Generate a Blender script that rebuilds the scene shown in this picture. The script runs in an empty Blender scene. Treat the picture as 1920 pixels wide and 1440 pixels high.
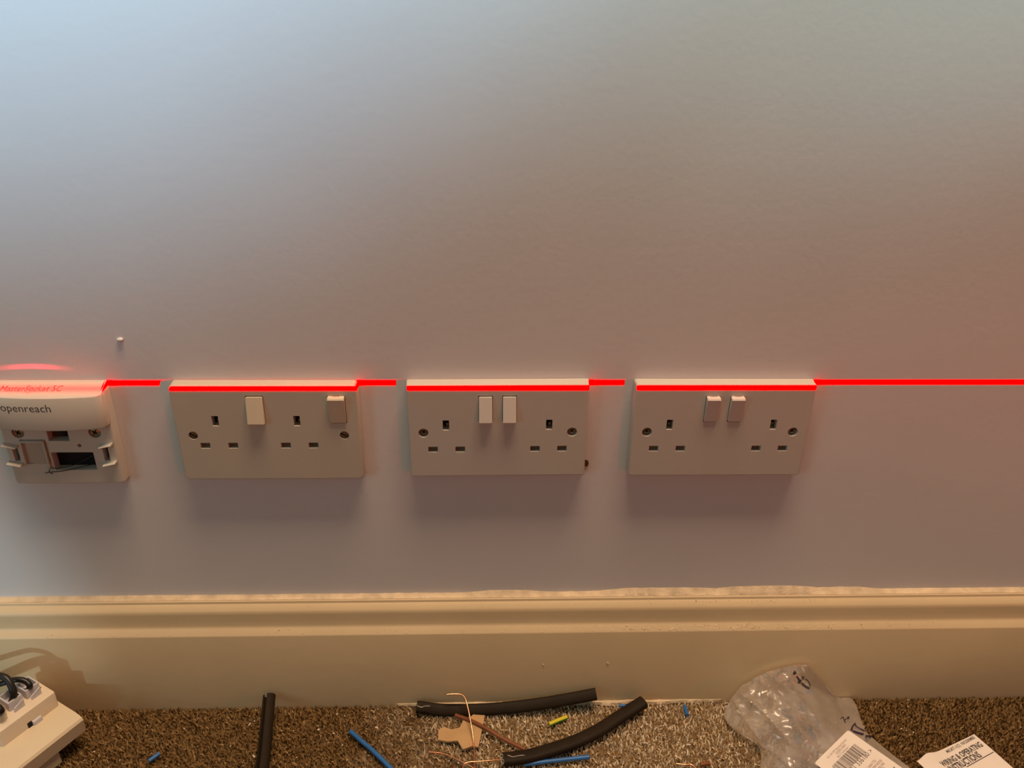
import bpy, bmesh, math, random
import numpy as np
from mathutils import Vector, Matrix, noise

random.seed(7)
rng = np.random.default_rng(7)
SC = bpy.context.scene
COL = SC.collection
MM = 0.001

# ------------------------------------------------------------------ camera
CAM_F = 1529.66                                     # focal length in pixels of the 1920 px frame
CAM_P = Vector((0.0, -0.58282, 0.62717))
CAM_R = Vector((0.99944298, -0.03024702, 0.01410154))
CAM_U = Vector((0.00103848, 0.45053049, 0.89276044))
CAM_D = Vector((0.03335652, 0.89224851, -0.45031094))
cam = bpy.data.cameras.new('camera')
cam.sensor_width = 36.0
cam.lens = CAM_F / 1920.0 * 36.0
cam.clip_start = 0.01
camo = bpy.data.objects.new('camera', cam)
COL.objects.link(camo)
camo.matrix_world = Matrix(((CAM_R.x, CAM_U.x, -CAM_D.x, CAM_P.x),
                            (CAM_R.y, CAM_U.y, -CAM_D.y, CAM_P.y),
                            (CAM_R.z, CAM_U.z, -CAM_D.z, CAM_P.z),
                            (0, 0, 0, 1)))
SC.camera = camo

# ------------------------------------------------------------------ world, lights, exposure
SC.view_settings.view_transform = 'Standard'
SC.view_settings.look = 'None'
SC.view_settings.gamma = 1.0
SC.view_settings.use_curve_mapping = False
SC.view_settings.exposure = 0.05

SC.cycles.transparent_max_bounces = 48
world = bpy.data.worlds.new('room_ambience')
SC.world = world
world.use_nodes = True
world.node_tree.nodes['Background'].inputs[0].default_value = (1.0, 1.04, 0.88, 1)
world.node_tree.nodes['Background'].inputs[1].default_value = 0.118


def add_light(name, kind, loc, target, energy, color, **kw):
    l = bpy.data.lights.new(name, kind)
    l.energy = energy
    l.color = color
    for k, v in kw.items():
        setattr(l, k, v)
    o = bpy.data.objects.new(name, l)
    COL.objects.link(o)
    o.location = loc
    o.rotation_euler = (Vector(target) - Vector(loc)).to_track_quat('-Z', 'Y').to_euler()
    return o


# daylight from the window up on the left
add_light('window_daylight', 'SPOT', (-0.287, -1.844, 1.591), (-0.368, 0.0, 1.144), 255.0, (0.39, 0.72, 1.0),
          spot_size=0.733, spot_blend=0.83, shadow_soft_size=0.05)
# fainter daylight from the far right
add_light('far_window_daylight', 'SPOT', (1.259, -1.618, 1.819), (0.412, 0.0, 1.065), 81.0, (0.43, 0.93, 1.0),
          spot_size=0.504, spot_blend=0.58, shadow_soft_size=0.05)
# daylight coming in low through the open door on the left
add_light('door_daylight', 'SPOT', (-1.30, -2.2, 0.30), (-0.80, 0.0, 0.06), 52.0, (0.68, 0.93, 1.0),
          spot_size=0.366, spot_blend=0.14, shadow_soft_size=0.045)
# added soft fill that brightens and cools the lower left wall
add_light('left_fill_light', 'AREA', (-1.35, -1.0, 0.60), (-0.3, 0.0, 0.35), 2.0, (0.60, 0.92, 1.0),
          shape='RECTANGLE', size=0.5, size_y=0.8)
# warm ceiling lamp
add_light('ceiling_lamp', 'AREA', (0.20, -0.27, 2.35), (0.20, -0.26, 0.0), 50.0, (1.0, 0.69, 0.45),
          shape='RECTANGLE', size=1.0, size_y=0.32)

# the laser level standing out to the right: a thin horizontal sheet of red light plus an added wide glow
LASER_Z = 0.3343


def laser_light(name, loc, energy, strength, width, glow, glow_w, tilt=None, az=None, curve=0.0, color=(1.0, -0.075, -0.05)):
    l = bpy.data.lights.new(name, 'POINT')
    l.energy = energy
    l.shadow_soft_size = 0.0
    l.use_nodes = True
    nt = l.node_tree
    nt.nodes.clear()
    N = nt.nodes.new
    L = nt.links.new
    out = N('ShaderNodeOutputLight')
    em = N('ShaderNodeEmission')
    tc = N('ShaderNodeTexCoord')
    sep = N('ShaderNodeSeparateXYZ')
    L(tc.outputs['Normal'], sep.inputs[0])

    def m(op, a, b=None, c=None):
        n = N('ShaderNodeMath')
        n.operation = op
        for i, v in enumerate((a, b, c)):
            if v is None:
                continue
            if isinstance(v, (int, float)):
                n.inputs[i].default_value = v
            else:
                L(v, n.inputs[i])
        return n.outputs[0]
    hyp = m('SQRT', m('ADD', m('MULTIPLY', sep.outputs[0], sep.outputs[0]), m('MULTIPLY', sep.outputs[1], sep.outputs[1])))
    el = m('DIVIDE', sep.outputs[2], hyp)
    if tilt is not None:                            # fan of the added glint lamp, tipped up and slightly bowed
        a = m('DIVIDE', sep.outputs[0], m('ABSOLUTE', sep.outputs[1]))
        da = m('SUBTRACT', a, az[0])
        el = m('DIVIDE', sep.outputs[2], m('ABSOLUTE', sep.outputs[1]))
        el = m('SUBTRACT', el, m('SUBTRACT', tilt, m('MULTIPLY', curve, m('MULTIPLY', da, da))))
    q = m('POWER', m('DIVIDE', m('ABSOLUTE', el), width), 2.0 if tilt is None else 4.0)
    core = m('MULTIPLY', strength, m('EXPONENT', m('MULTIPLY', q, -1.0)))
    if glow:  # weak wide lobe added to stand for red bounce and haze
        g = m('MULTIPLY', glow, m('EXPONENT', m('MULTIPLY', m('DIVIDE', m('ABSOLUTE', el), glow_w), -1.0)))
        core = m('ADD', core, g)
    if tilt is not None:
        w = m('SUBTRACT', 1.0, m('MINIMUM', m('POWER', m('DIVIDE', m('ABSOLUTE', da), az[1]), 4.0), 1.0))
        core = m('MULTIPLY', core, m('MULTIPLY', w, m('LESS_THAN', m('MULTIPLY', sep.outputs[1], -1.0), 0.0)))
    cv = N('ShaderNodeCombineXYZ')                  # deep spectral red lies outside the display gamut, hence the negative green
    for i in range(3):
        cv.inputs[i].default_value = color[i]
    L(cv.outputs[0], em.inputs['Color'])
    L(core, em.inputs['Strength'])
    L(em.outputs[0], out.inputs[0])
    o = bpy.data.objects.new(name, l)
    COL.objects.link(o)
    o.location = loc
    return o


laser_light('laser_level_beam', (1.55, -1.60, LASER_Z), 40.0, 110.0, 0.00072, 0.50, 0.12)
# added lamp imitating the beam's reflection off the telephone socket's top
laser_light('added_glint_lamp', (-0.352, -0.016, 0.3345), 0.002, 22.0, 0.13, 0, 0, tilt=0.90, az=(0.0, 2.05), curve=0.045,
            color=(1.0, 0.02, 0.05))



# ------------------------------------------------------------------ helpers
def _ray(x, y):
    return CAM_D + CAM_R * ((x - 960) / CAM_F) + CAM_U * ((720 - y) / CAM_F)


def W(x, y, d=0.0):
    """point standing d mm in front of the wall"""
    v = _ray(x, y)
    return CAM_P + v * ((-d * MM - CAM_P.y) / v.y)


def G(x, y, h=0.0):
    """point h mm above the floor"""
    v = _ray(x, y)
    return CAM_P + v * ((h * MM - CAM_P.z) / v.z)


def new_mesh(name, verts, faces, smooth=30):
    me = bpy.data.meshes.new(name)
    me.from_pydata([tuple(v) for v in verts], [], faces)
    me.validate()
    finish(me, smooth)
    return me


def finish(me, smooth=30):
    if smooth:
        me.polygons.foreach_set('use_smooth', [True] * len(me.polygons))
        me.set_sharp_from_angle(angle=math.radians(smooth))
    me.update()


def fix_normals(me):
    bm = bmesh.new()
    bm.from_mesh(me)
    bmesh.ops.recalc_face_normals(bm, faces=bm.faces)
    bm.to_mesh(me)
    bm.free()


def thing(name, label, cat, loc, rot=(0, 0, 0), group=None):
    o = bpy.data.objects.new(name, None)
    COL.objects.link(o)
    o.empty_display_size = 0.02
    o.location = loc
    o.rotation_euler = rot
    o['label'] = label
    o['category'] = cat
    if group:
        o['group'] = group
    bpy.context.view_layer.update()
    return o


def root_of(o):
    while o.parent:
        o = o.parent
    return o


def obj(name, me, mat, parent=None, local=False, label=None):
    """link one mesh; world-space vertices unless local; a part sits in its root's frame"""
    o = bpy.data.objects.new(name, me)
    COL.objects.link(o)
    if mat is not None:
        me.materials.clear()
        me.materials.append(mat)
    if parent is not None:
        if not local:
            r = root_of(parent)
            if r.type == 'EMPTY':
                me.transform(r.matrix_world.inverted())
            else:
                me.transform(Matrix.Translation(-r.location))
        o.parent = parent
    elif not local:
        n = len(me.vertices)
        co = np.empty(n * 3)
        me.vertices.foreach_get('co', co)
        co = co.reshape(-1, 3)
        c = Vector(((co[:, 0].min() + co[:, 0].max()) / 2, (co[:, 1].min() + co[:, 1].max()) / 2, co[:, 2].min()))
        me.transform(Matrix.Translation(-c))
        o.location = c
        bpy.context.view_layer.update()
    if label:
        o['label'] = label
    return o


def tag(o, label, cat, group=None):
    o['label'] = label
    o['category'] = cat
    if group:
        o['group'] = group
    return o


def rrect(x0, x1, z0, z1, r, n=5):
    pts = []
    if r <= 1e-9:
        return [(x0, z0), (x1, z0), (x1, z1), (x0, z1)]
    for cx, cz, a0 in ((x1 - r, z0 + r, -90), (x1 - r, z1 - r, 0), (x0 + r, z1 - r, 90), (x0 + r, z0 + r, 180)):
        for i in range(n + 1):
            a = math.radians(a0 + 90.0 * i / n)
            pts.append((cx + r * math.cos(a), cz + r * math.sin(a)))
    return pts


def loft(rings, name='m', smooth=30, cap=True):
    """rings: lists of 3-D points with equal counts"""
    n = len(rings[0])
    verts = [p for r in rings for p in r]
    faces = []
    for k in range(len(rings) - 1):
        for i in range(n):
            j = (i + 1) % n
            faces.append((k * n + i, k * n + j, (k + 1) * n + j, (k + 1) * n + i))
    if cap:
        faces.append(tuple(range(n - 1, -1, -1)))
        faces.append(tuple((len(rings) - 1) * n + i for i in range(n)))
    me = new_mesh(name, verts, faces, 0)
    fix_normals(me)
    finish(me, smooth)
    return me


def plate(x0, x1, z0, z1, yb, yf, rc=1.0, bev=1.0, seg=3, draft=0.0, name='m', smooth=30):
    """rounded plate in mm, back at y=yb, front at y=yf (negative is towards the room), rounded front edge"""
    rings = []
    steps = [(yb, -draft)]
    for s in range(seg + 1):
        a = math.pi / 2 * s / seg
        steps.append((yf + bev * (1 - math.sin(a)), bev * (1 - math.cos(a))))
    for y, ins in steps:
        rr = max(rc - ins * 0.6, 0.15) if rc > 0 else 0
        rings.append([(a * MM, y * MM, b * MM) for a, b in rrect(x0 + ins, x1 - ins, z0 + ins, z1 - ins, rr)])
    return loft(rings, name, smooth)


def box(x0, x1, y0, y1, z0, z1, bev=0.3, name='m'):
    bm = bmesh.new()
    bmesh.ops.create_cube(bm, size=1.0)
    for v in bm.verts:
        v.co = Vector(((x0 + x1) / 2 + v.co.x * (x1 - x0), (y0 + y1) / 2 + v.co.y * (y1 - y0), (z0 + z1) / 2 + v.co.z * (z1 - z0))) * MM
    if bev:
        bmesh.ops.bevel(bm, geom=list(bm.edges), offset=bev * MM, segments=2, profile=0.5, affect='EDGES')
    me = bpy.data.meshes.new(name)
    bm.to_mesh(me)
    bm.free()
    finish(me, 35)
    return me


def cyl_y(cx, cz, r, y0, y1, n=24, name='m'):
    rings = [[(cx * MM + r * MM * math.cos(2 * math.pi * i / n), y * MM, cz * MM + r * MM * math.sin(2 * math.pi * i / n)) for i in range(n)] for y in (y0, y1)]
    return loft(rings, name)


def lathe_y(cx, cz, prof, n=28, name='m'):
    """prof: (radius, y) in mm"""
    rings = [[(cx * MM + max(r, .02) * MM * math.cos(2 * math.pi * i / n), y * MM, cz * MM + max(r, .02) * MM * math.sin(2 * math.pi * i / n)) for i in range(n)] for r, y in prof]
    return loft(rings, name, 30)


def join(meshes, name='m', smooth=30):
    vs, fs = [], []
    for me in meshes:
        o = len(vs)
        vs += [tuple(v.co) for v in me.vertices]
        fs += [tuple(i + o for i in p.vertices) for p in me.polygons]
        bpy.data.meshes.remove(me)
    return new_mesh(name, vs, fs, smooth)


def cut(me, cutters, name='m', smooth=30, op='DIFFERENCE'):
    a = bpy.data.objects.new('a', me)
    COL.objects.link(a)
    b = bpy.data.objects.new('b', join(cutters, 'c', 0))
    COL.objects.link(b)
    m = a.modifiers.new('b', 'BOOLEAN')
    m.object = b
    m.operation = op
    m.solver = 'EXACT'
    bpy.context.view_layer.update()
    dg = bpy.context.evaluated_depsgraph_get()
    out = bpy.data.meshes.new_from_object(a.evaluated_get(dg))
    out.name = name
    bpy.data.objects.remove(a)
    bpy.data.objects.remove(b)
    finish(out, smooth)
    return out


def smooth_path(pts, n=8):
    """Catmull-Rom through points"""
    P = [Vector(p) for p in pts]
    if len(P) < 3:
        return [P[0].lerp(P[1], i / n) for i in range(n + 1)]
    P = [P[0] * 2 - P[1]] + P + [P[-1] * 2 - P[-2]]
    out = []
    for i in range(1, len(P) - 2):
        for k in range(n):
            t = k / n
            a, b, c, d = P[i - 1:i + 3]
            out.append(0.5 * ((2 * b) + (c - a) * t + (2 * a - 5 * b + 4 * c - d) * t * t + (3 * b - a - 3 * c + d) * t ** 3))
    out.append(P[-2])
    return out


def sweep(path, section, up=Vector((0, 0, 1)), name='m', cap=True, scale=None, smooth=40):
    """section: closed list of (side, up) in mm"""
    rings = []
    n = len(path)
    for i, p in enumerate(path):
        t = (path[min(i + 1, n - 1)] - path[max(i - 1, 0)]).normalized()
        s = t.cross(up)
        if s.length < 1e-4:
            s = t.cross(Vector((0.3, 1, 0)))
        s.normalize()
        u = s.cross(t).normalized()
        k = scale(i / (n - 1)) if scale else 1.0
        rings.append([p + s * (a * MM * k) + u * (b * MM * k) for a, b in section])
    return loft(rings, name, smooth, cap)


def ring_sec(rx, rz=None, n=12):
    rz = rz or rx
    return [(rx * math.cos(2 * math.pi * i / n), rz * math.sin(2 * math.pi * i / n)) for i in range(n)]


def text_mesh(s, name='t', shear=0.0, bold=0.0, space=1.0, extrude=0.0):
    cu = bpy.data.curves.new('t', 'FONT')
    cu.body = s
    cu.size = 1.0
    cu.shear = shear
    cu.offset = bold
    cu.space_character = space
    cu.resolution_u = 3
    o = bpy.data.objects.new('t', cu)
    COL.objects.link(o)
    bpy.context.view_layer.update()
    dg = bpy.context.evaluated_depsgraph_get()
    me = bpy.data.meshes.new_from_object(o.evaluated_get(dg))
    me.name = name
    bpy.data.objects.remove(o)
    bpy.data.curves.remove(cu)
    return me


def text_on(s, p0, p1, up, lift, name='print', ratio=1.0, fn=None, **kw):
    """lettering laid from p0 to p1 (world), upright along up; ratio stretches the letter height"""
    me = text_mesh(s, name, **kw)
    xs = [v.co.x for v in me.vertices]
    x0, x1 = min(xs), max(xs)
    d = p1 - p0
    k = d.length / (x1 - x0)
    ex = d.normalized()
    nrm = ex.cross(up).normalized()
    ey = nrm.cross(ex).normalized()
    for v in me.vertices:
        v.co = p0 + ex * ((v.co.x - x0) * k) + ey * (v.co.y * k * ratio) + nrm * lift
        if fn:
            v.co = fn(v.co)
    me.update()
    return me


# ------------------------------------------------------------------ materials
def mat(name, color, rough=0.5, spec=0.5, metal=0.0, var=0.0, vscale=40.0, bump=0.0, bscale=300.0, color2=None, coat=0.0):
    m = bpy.data.materials.new(name)
    m.use_nodes = True
    nt = m.node_tree
    b = nt.nodes['Principled BSDF']
    b.inputs['Base Color'].default_value = (*color, 1)
    b.inputs['Roughness'].default_value = rough
    b.inputs['Specular IOR Level'].default_value = spec
    b.inputs['Metallic'].default_value = metal
    b.inputs['Coat Weight'].default_value = coat
    b.inputs['Coat Roughness'].default_value = 0.1
    tc = nt.nodes.new('ShaderNodeTexCoord')
    if var or color2:
        nz = nt.nodes.new('ShaderNodeTexNoise')
        nz.inputs['Scale'].default_value = vscale
        nz.inputs['Detail'].default_value = 4
        nt.links.new(tc.outputs['Object'], nz.inputs['Vector'])
        rp = nt.nodes.new('ShaderNodeValToRGB')
        c2 = color2 or tuple(c * (1 - var) for c in color)
        rp.color_ramp.elements[0].position = 0.35
        rp.color_ramp.elements[1].position = 0.65
        rp.color_ramp.elements[0].color = (*c2, 1)
        rp.color_ramp.elements[1].color = (*color, 1)
        nt.links.new(nz.outputs['Fac'], rp.inputs[0])
        nt.links.new(rp.outputs[0], b.inputs['Base Color'])
    if bump:
        n2 = nt.nodes.new('ShaderNodeTexNoise')
        n2.inputs['Scale'].default_value = bscale
        n2.inputs['Detail'].default_value = 3
        nt.links.new(tc.outputs['Object'], n2.inputs['Vector'])
        bp = nt.nodes.new('ShaderNodeBump')
        bp.inputs['Strength'].default_value = bump
        bp.inputs['Distance'].default_value = 0.0006
        nt.links.new(n2.outputs['Fac'], bp.inputs['Height'])
        nt.links.new(bp.outputs[0], b.inputs['Normal'])
    return m


M = {}
M['wall'] = mat('wall_paint', (0.70, 0.68, 0.67), 0.55, 0.3, var=0.035, vscale=7.0, bump=0.16, bscale=160)
M['skirt'] = mat('skirting_gloss', (0.62, 0.48, 0.29), 0.42, 0.4, var=0.05, vscale=14, bump=0.25, bscale=90)
M['filler'] = mat('old_filler', (0.66, 0.52, 0.35), 0.8, 0.2, var=0.25, vscale=90, bump=0.8, bscale=500)
M['flake'] = mat('flaked_paint', (0.72, 0.58, 0.38), 0.8, 0.2, var=0.4, vscale=300, bump=0.8, bscale=700)
M['white'] = mat('white_plastic', (0.54, 0.50, 0.44), 0.45, 0.45, var=0.03, vscale=20)
M['ivory'] = mat('aged_white_plastic', (0.53, 0.48, 0.39), 0.45, 0.45, var=0.04, vscale=25)
M['rocker'] = mat('rocker_plastic', (0.66, 0.61, 0.55), 0.28, 0.5, var=0.02, vscale=30)
M['rocker_ivory'] = mat('aged_rocker_plastic', (0.66, 0.57, 0.42), 0.28, 0.5, var=0.02, vscale=30)
M['phone'] = mat('telephone_plastic', (0.58, 0.54, 0.46), 0.30, 0.5, var=0.03, vscale=30)
M['phone_in'] = mat('telephone_inner_plastic', (0.46, 0.40, 0.32), 0.4, 0.4, var=0.06, vscale=60)
M['shutter'] = mat('shaded_shutter_plastic', (0.20, 0.15, 0.09), 0.5, 0.3, var=0.2, vscale=100)  # darkened to stand for shade inside the pin holes
M['dark'] = mat('dark_cavity', (0.012, 0.010, 0.009), 0.7, 0.2, var=0.2)  # near-black colour standing for shade inside holes and slots
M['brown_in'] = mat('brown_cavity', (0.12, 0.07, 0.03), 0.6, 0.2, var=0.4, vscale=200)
M['screw'] = mat('screw_metal', (0.32, 0.25, 0.18), 0.32, 0.5, metal=0.9, var=0.3, vscale=200)
M['steel'] = mat('steel_screw', (0.55, 0.52, 0.48), 0.25, 0.5, metal=1.0, var=0.2, vscale=200)
M['brass'] = mat('brass_contact', (0.35, 0.24, 0.10), 0.35, 0.5, metal=0.9, var=0.2)
M['red_ink'] = mat('red_print', (0.45, 0.03, 0.02), 0.5, var=0.1)
M['brown_ink'] = mat('brown_print', (0.28, 0.12, 0.08), 0.5, var=0.1)
M['ink'] = mat('dark_print', (0.05, 0.045, 0.045), 0.5, var=0.1)
M['grey_ink'] = mat('grey_print', (0.20, 0.10, 0.09), 0.5, var=0.1)
M['purple_ink'] = mat('purple_print', (0.03, 0.012, 0.035), 0.5, var=0.1)
M['sheath'] = mat('dark_grey_sheath', (0.021, 0.0135, 0.007), 0.6, 0.12, var=0.25, vscale=60, bump=0.2, bscale=300)
M['sheath_cut'] = mat('scraped_sheath', (0.42, 0.36, 0.28), 0.7, 0.2, var=0.5, vscale=400)
M['black'] = mat('black_cable', (0.010, 0.009, 0.008), 0.4, 0.4, var=0.2)
M['copper'] = mat('bare_copper', (0.80, 0.36, 0.20), 0.28, 0.5, metal=1.0, var=0.15, vscale=150)
M['brownw'] = mat('brown_insulation', (0.20, 0.062, 0.018), 0.4, 0.4, var=0.2, vscale=80)
M['blue'] = mat('blue_insulation', (0.025, 0.13, 0.36), 0.42, 0.4, var=0.15, vscale=80)
M['yellow'] = mat('yellow_insulation', (0.62, 0.52, 0.02), 0.4, 0.4, var=0.1)
M['green'] = mat('green_insulation', (0.04, 0.22, 0.02), 0.4, 0.4, var=0.1)
M['card'] = mat('cardboard', (0.46, 0.29, 0.14), 0.85, 0.15, var=0.12, vscale=60, bump=0.2, bscale=300)
M['paper'] = mat('white_paper', (0.72, 0.65, 0.58), 0.7, 0.2, var=0.04, vscale=40)
M['crumb'] = mat('plaster_crumb', (0.80, 0.72, 0.60), 0.9, 0.1, var=0.2, vscale=300)
M['adapt'] = mat('cream_module_plastic', (0.66, 0.56, 0.42), 0.35, 0.45, var=0.03, vscale=40)
M['adapt2'] = mat('cream_base_plastic', (0.62, 0.52, 0.36), 0.35, 0.45, var=0.03, vscale=40)
M['plug'] = mat('grey_white_plug', (0.52, 0.50, 0.52), 0.35, 0.45, var=0.03, vscale=40)


def film_material():
    m = bpy.data.materials.new('clear_film')
    m.use_nodes = True
    nt = m.node_tree
    nt.nodes.clear()
    N, L = nt.nodes.new, nt.links.new
    out = N('ShaderNodeOutputMaterial')
    tr = N('ShaderNodeBsdfTransparent')
    tr.inputs[0].default_value = (0.97, 0.965, 0.96, 1)
    gl = N('ShaderNodeBsdfGlossy')
    gl.inputs['Roughness'].default_value = 0.22
    gl.inputs[0].default_value = (1, 1, 1, 1)
    df = N('ShaderNodeBsdfDiffuse')
    df.inputs[0].default_value = (0.88, 0.80, 0.72, 1)
    tl = N('ShaderNodeBsdfTranslucent')
    tl.inputs[0].default_value = (0.88, 0.80, 0.72, 1)
    hz = N('ShaderNodeMixShader')
    hz.inputs[0].default_value = 0.5
    L(df.outputs[0], hz.inputs[1])
    L(tl.outputs[0], hz.inputs[2])
    lw = N('ShaderNodeFresnel')
    lw.inputs[0].default_value = 1.5
    tc = N('ShaderNodeTexCoord')
    nz = N('ShaderNodeTexNoise')
    nz.inputs['Scale'].default_value = 30
    nz.inputs['Detail'].default_value = 3
    L(tc.outputs['Object'], nz.inputs['Vector'])
    mp = N('ShaderNodeMapRange')
    mp.inputs[1].default_value = 0.35
    mp.inputs[2].default_value = 0.7
    mp.inputs[3].default_value = 0.16
    mp.inputs[4].default_value = 0.50
    L(nz.outputs['Fac'], mp.inputs[0])
    m1 = N('ShaderNodeMixShader')
    L(mp.outputs[0], m1.inputs[0])
    L(tr.outputs[0], m1.inputs[1])
    L(hz.outputs[0], m1.inputs[2])
    m2 = N('ShaderNodeMixShader')
    mm = N('ShaderNodeMath')
    mm.operation = 'MULTIPLY_ADD'
    mm.inputs[1].default_value = 0.45
    mm.inputs[2].default_value = 0.02
    L(lw.outputs[0], mm.inputs[0])
    L(mm.outputs[0], m2.inputs[0])
    L(m1.outputs[0], m2.inputs[1])
    L(gl.outputs[0], m2.inputs[2])
    L(m2.outputs[0], out.inputs[0])
    return m


M['film'] = film_material()


def carpet_material():
    """tufts: brown pile, each tuft a little different, with plaster dust spread below the sockets"""
    m = bpy.data.materials.new('carpet_pile')
    m.use_nodes = True
    nt = m.node_tree
    N, L = nt.nodes.new, nt.links.new
    b = nt.nodes['Principled BSDF']
    b.inputs['Roughness'].default_value = 0.9
    b.inputs['Specular IOR Level'].default_value = 0.1
    at = N('ShaderNodeAttribute')
    at.attribute_name = 'tone'
    geo = N('ShaderNodeNewGeometry')
    rp = N('ShaderNodeValToRGB')
    e = rp.color_ramp.elements
    e[0].color = (0.175, 0.098, 0.034, 1)
    e[1].color = (0.46, 0.30, 0.135, 1)
    L(at.outputs['Fac'], rp.inputs[0])
    # dust: noisy blot centred below the two right-hand sockets
    mp = N('ShaderNodeMapping')
    mp.inputs['Location'].default_value = (-0.115 / 0.20, 0.05 / 0.085, 0)
    mp.inputs['Scale'].default_value = (1 / 0.20, 1 / 0.085, 0)
    L(geo.outputs['Position'], mp.inputs[0])
    ln = N('ShaderNodeVectorMath')
    ln.operation = 'LENGTH'
    L(mp.outputs[0], ln.inputs[0])
    nz = N('ShaderNodeTexNoise')
    nz.inputs['Scale'].default_value = 22
    nz.inputs['Detail'].default_value = 5
    L(geo.outputs['Position'], nz.inputs['Vector'])
    ad = N('ShaderNodeMath')
    ad.operation = 'MULTIPLY_ADD'
    ad.inputs[1].default_value = -1.1
    L(nz.outputs['Fac'], ad.inputs[0])
    L(ln.outputs['Value'], ad.inputs[2])
    mr = N('ShaderNodeMapRange')
    mr.inputs[1].default_value = 0.65
    mr.inputs[2].default_value = 0.12
    mr.inputs[3].default_value = 0.0
    mr.inputs[4].default_value = 0.95
    L(ad.outputs[0], mr.inputs[0])
    dr = N('ShaderNodeValToRGB')
    d = dr.color_ramp.elements
    d[0].color = (0.78, 0.63, 0.42, 1)
    d[1].color = (0.96, 0.87, 0.70, 1)
    d[0].position = 0.15
    L(at.outputs['Fac'], dr.inputs[0])
    mx = N('ShaderNodeMix')
    mx.data_type = 'RGBA'
    L(mr.outputs[0], mx.inputs[0])
    L(rp.outputs[0], mx.inputs[6])
    L(dr.outputs[0], mx.inputs[7])
    L(mx.outputs[2], b.inputs['Base Color'])
    return m


M['carpet'] = carpet_material()
M['backing'] = mat('carpet_backing', (0.21, 0.125, 0.05), 0.95, 0.05, var=0.45, vscale=420, bump=1.0, bscale=600)

# ------------------------------------------------------------------ the room
o = obj('wall_back', box(-2500, 2500, 0, 120, -10, 2400, 0), M['wall'], local=True)
o['kind'] = 'structure'
o['label'] = 'off white painted plaster wall behind the sockets'
floor = obj('floor', box(-2500, 2500, -3200, 0, -60, -5, 0), M['backing'], local=True)
floor['kind'] = 'structure'
floor['label'] = 'brown carpeted floor along the skirting board'

# skirting board: profile (distance from wall, height) in mm, extruded along x
prof = [(0, -6), (20, -6), (20, 87.0), (19.5, 88.2), (15.2, 92.2), (14.4, 93.4), (14.0, 95.0), (13.2, 100), (12.7, 106.0), (12.3, 108.6), (11.4, 110.3), (8.2, 113.4), (7.2, 114.2), (6.9, 114.9), (6.7, 116.3), (5.9, 117.0), (0, 117.0)]
xs = np.linspace(-2.5, 2.5, 5)
rings = [[(x, -d * MM, z * MM) for d, z in prof] for x in xs]
sk = obj('baseboard_back', loft(rings, 'baseboard_back', 25), M['skirt'], local=True)
sk['kind'] = 'structure'
sk['label'] = 'cream painted ogee skirting board below the sockets'


# old filler bead along the top of the skirting, uneven
def filler_top(x):
    base = 0.4 + 0.5 * noise.noise(Vector((x * 30, 1.3, 0)))
    lump = 0.0
    for c, w, h in ((0.0225, 0.030, 2.2), (0.165, 0.055, 3.6), (0.26, 0.05, 4.4), (0.33, 0.03, 2.5)):
        lump = max(lump, h * math.exp(-((x - c) / w) ** 4))
    return max(0.3, base + lump + 0.5 * noise.noise(Vector((x * 120, 5.1, 0))))


rings = []
for i in range(1100):
    x = -1.3 + 2.6 * i / 1099
    t = filler_top(x)
    j = 0.35 * noise.noise(Vector((x * 200, 9.0, 0)))
    rings.append([(x, 0.0002, 0.1165), (x, -0.0056, 0.1165), (x, -(5.5 + j) * MM, 0.1174), (x, -2.6 * MM, (117.6 + t * 0.45) * MM), (x, -0.5 * MM, (118.4 + t) * MM), (x, 0.0002, (118.8 + t) * MM)])
f = obj('filler_bead', loft(rings, 'filler_bead', 50), M['filler'], sk, local=True, label='rough old filler along the skirting top')


def crumb_mesh(n, place, smin, smax, seed, name):
    r = np.random.default_rng(seed)
    vs, fs = [], []
    base = [(1, 0, 0), (-1, 0, 0), (0, 1, 0), (0, -1, 0), (0, 0, 1), (0, 0, -1)]
    tri = [(0, 2, 4), (2, 1, 4), (1, 3, 4), (3, 0, 4), (2, 0, 5), (1, 2, 5), (3, 1, 5), (0, 3, 5)]
    for k in range(n):
        p = place(r)
        s = r.uniform(smin, smax) * MM
        st = r.uniform(1, 2.6)
        a = r.uniform(0, math.pi)
        o_ = len(vs)
        for b in base:
            q = Vector(b) * s * float(r.uniform(0.6, 1.1))
            q.x *= st
            q.z *= 0.6
            q = Matrix.Rotation(a, 3, 'Z') @ q
            vs.append(Vector(p) + q)
        fs += [tuple(o_ + i for i in t) for t in tri]
    return new_mesh(name, vs, fs, 0)


# flaking paint on the lower moulding ledge and the upper band
def flake_place(r):
    if r.random() < 0.012:                          # a few stray flecks stuck to the flat face
        return tuple(W(float(r.uniform(900, 1900)), float(r.uniform(1195, 1300)), 20.1))
    x = float(np.clip(r.normal(0.21, 0.085), -0.02, 0.42)) if r.random() < 0.8 else float(r.uniform(-0.40, 0.45))
    if r.random() < 0.8:
        t = r.random()
        return (x, -(14.8 + 4.4 * t) * MM, (92.4 - 3.8 * t) * MM)
    t = r.random()
    return (x, -(7.6 + 2.6 * t) * MM, (114.0 - 3.0 * t) * MM)


fl = obj('paint_flakes', crumb_mesh(520, flake_place, 0.25, 0.85, 3, 'paint_flakes'), M['flake'], sk, local=True, label='flaking cream paint on the moulding')
fl['kind'] = 'stuff'


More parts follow.
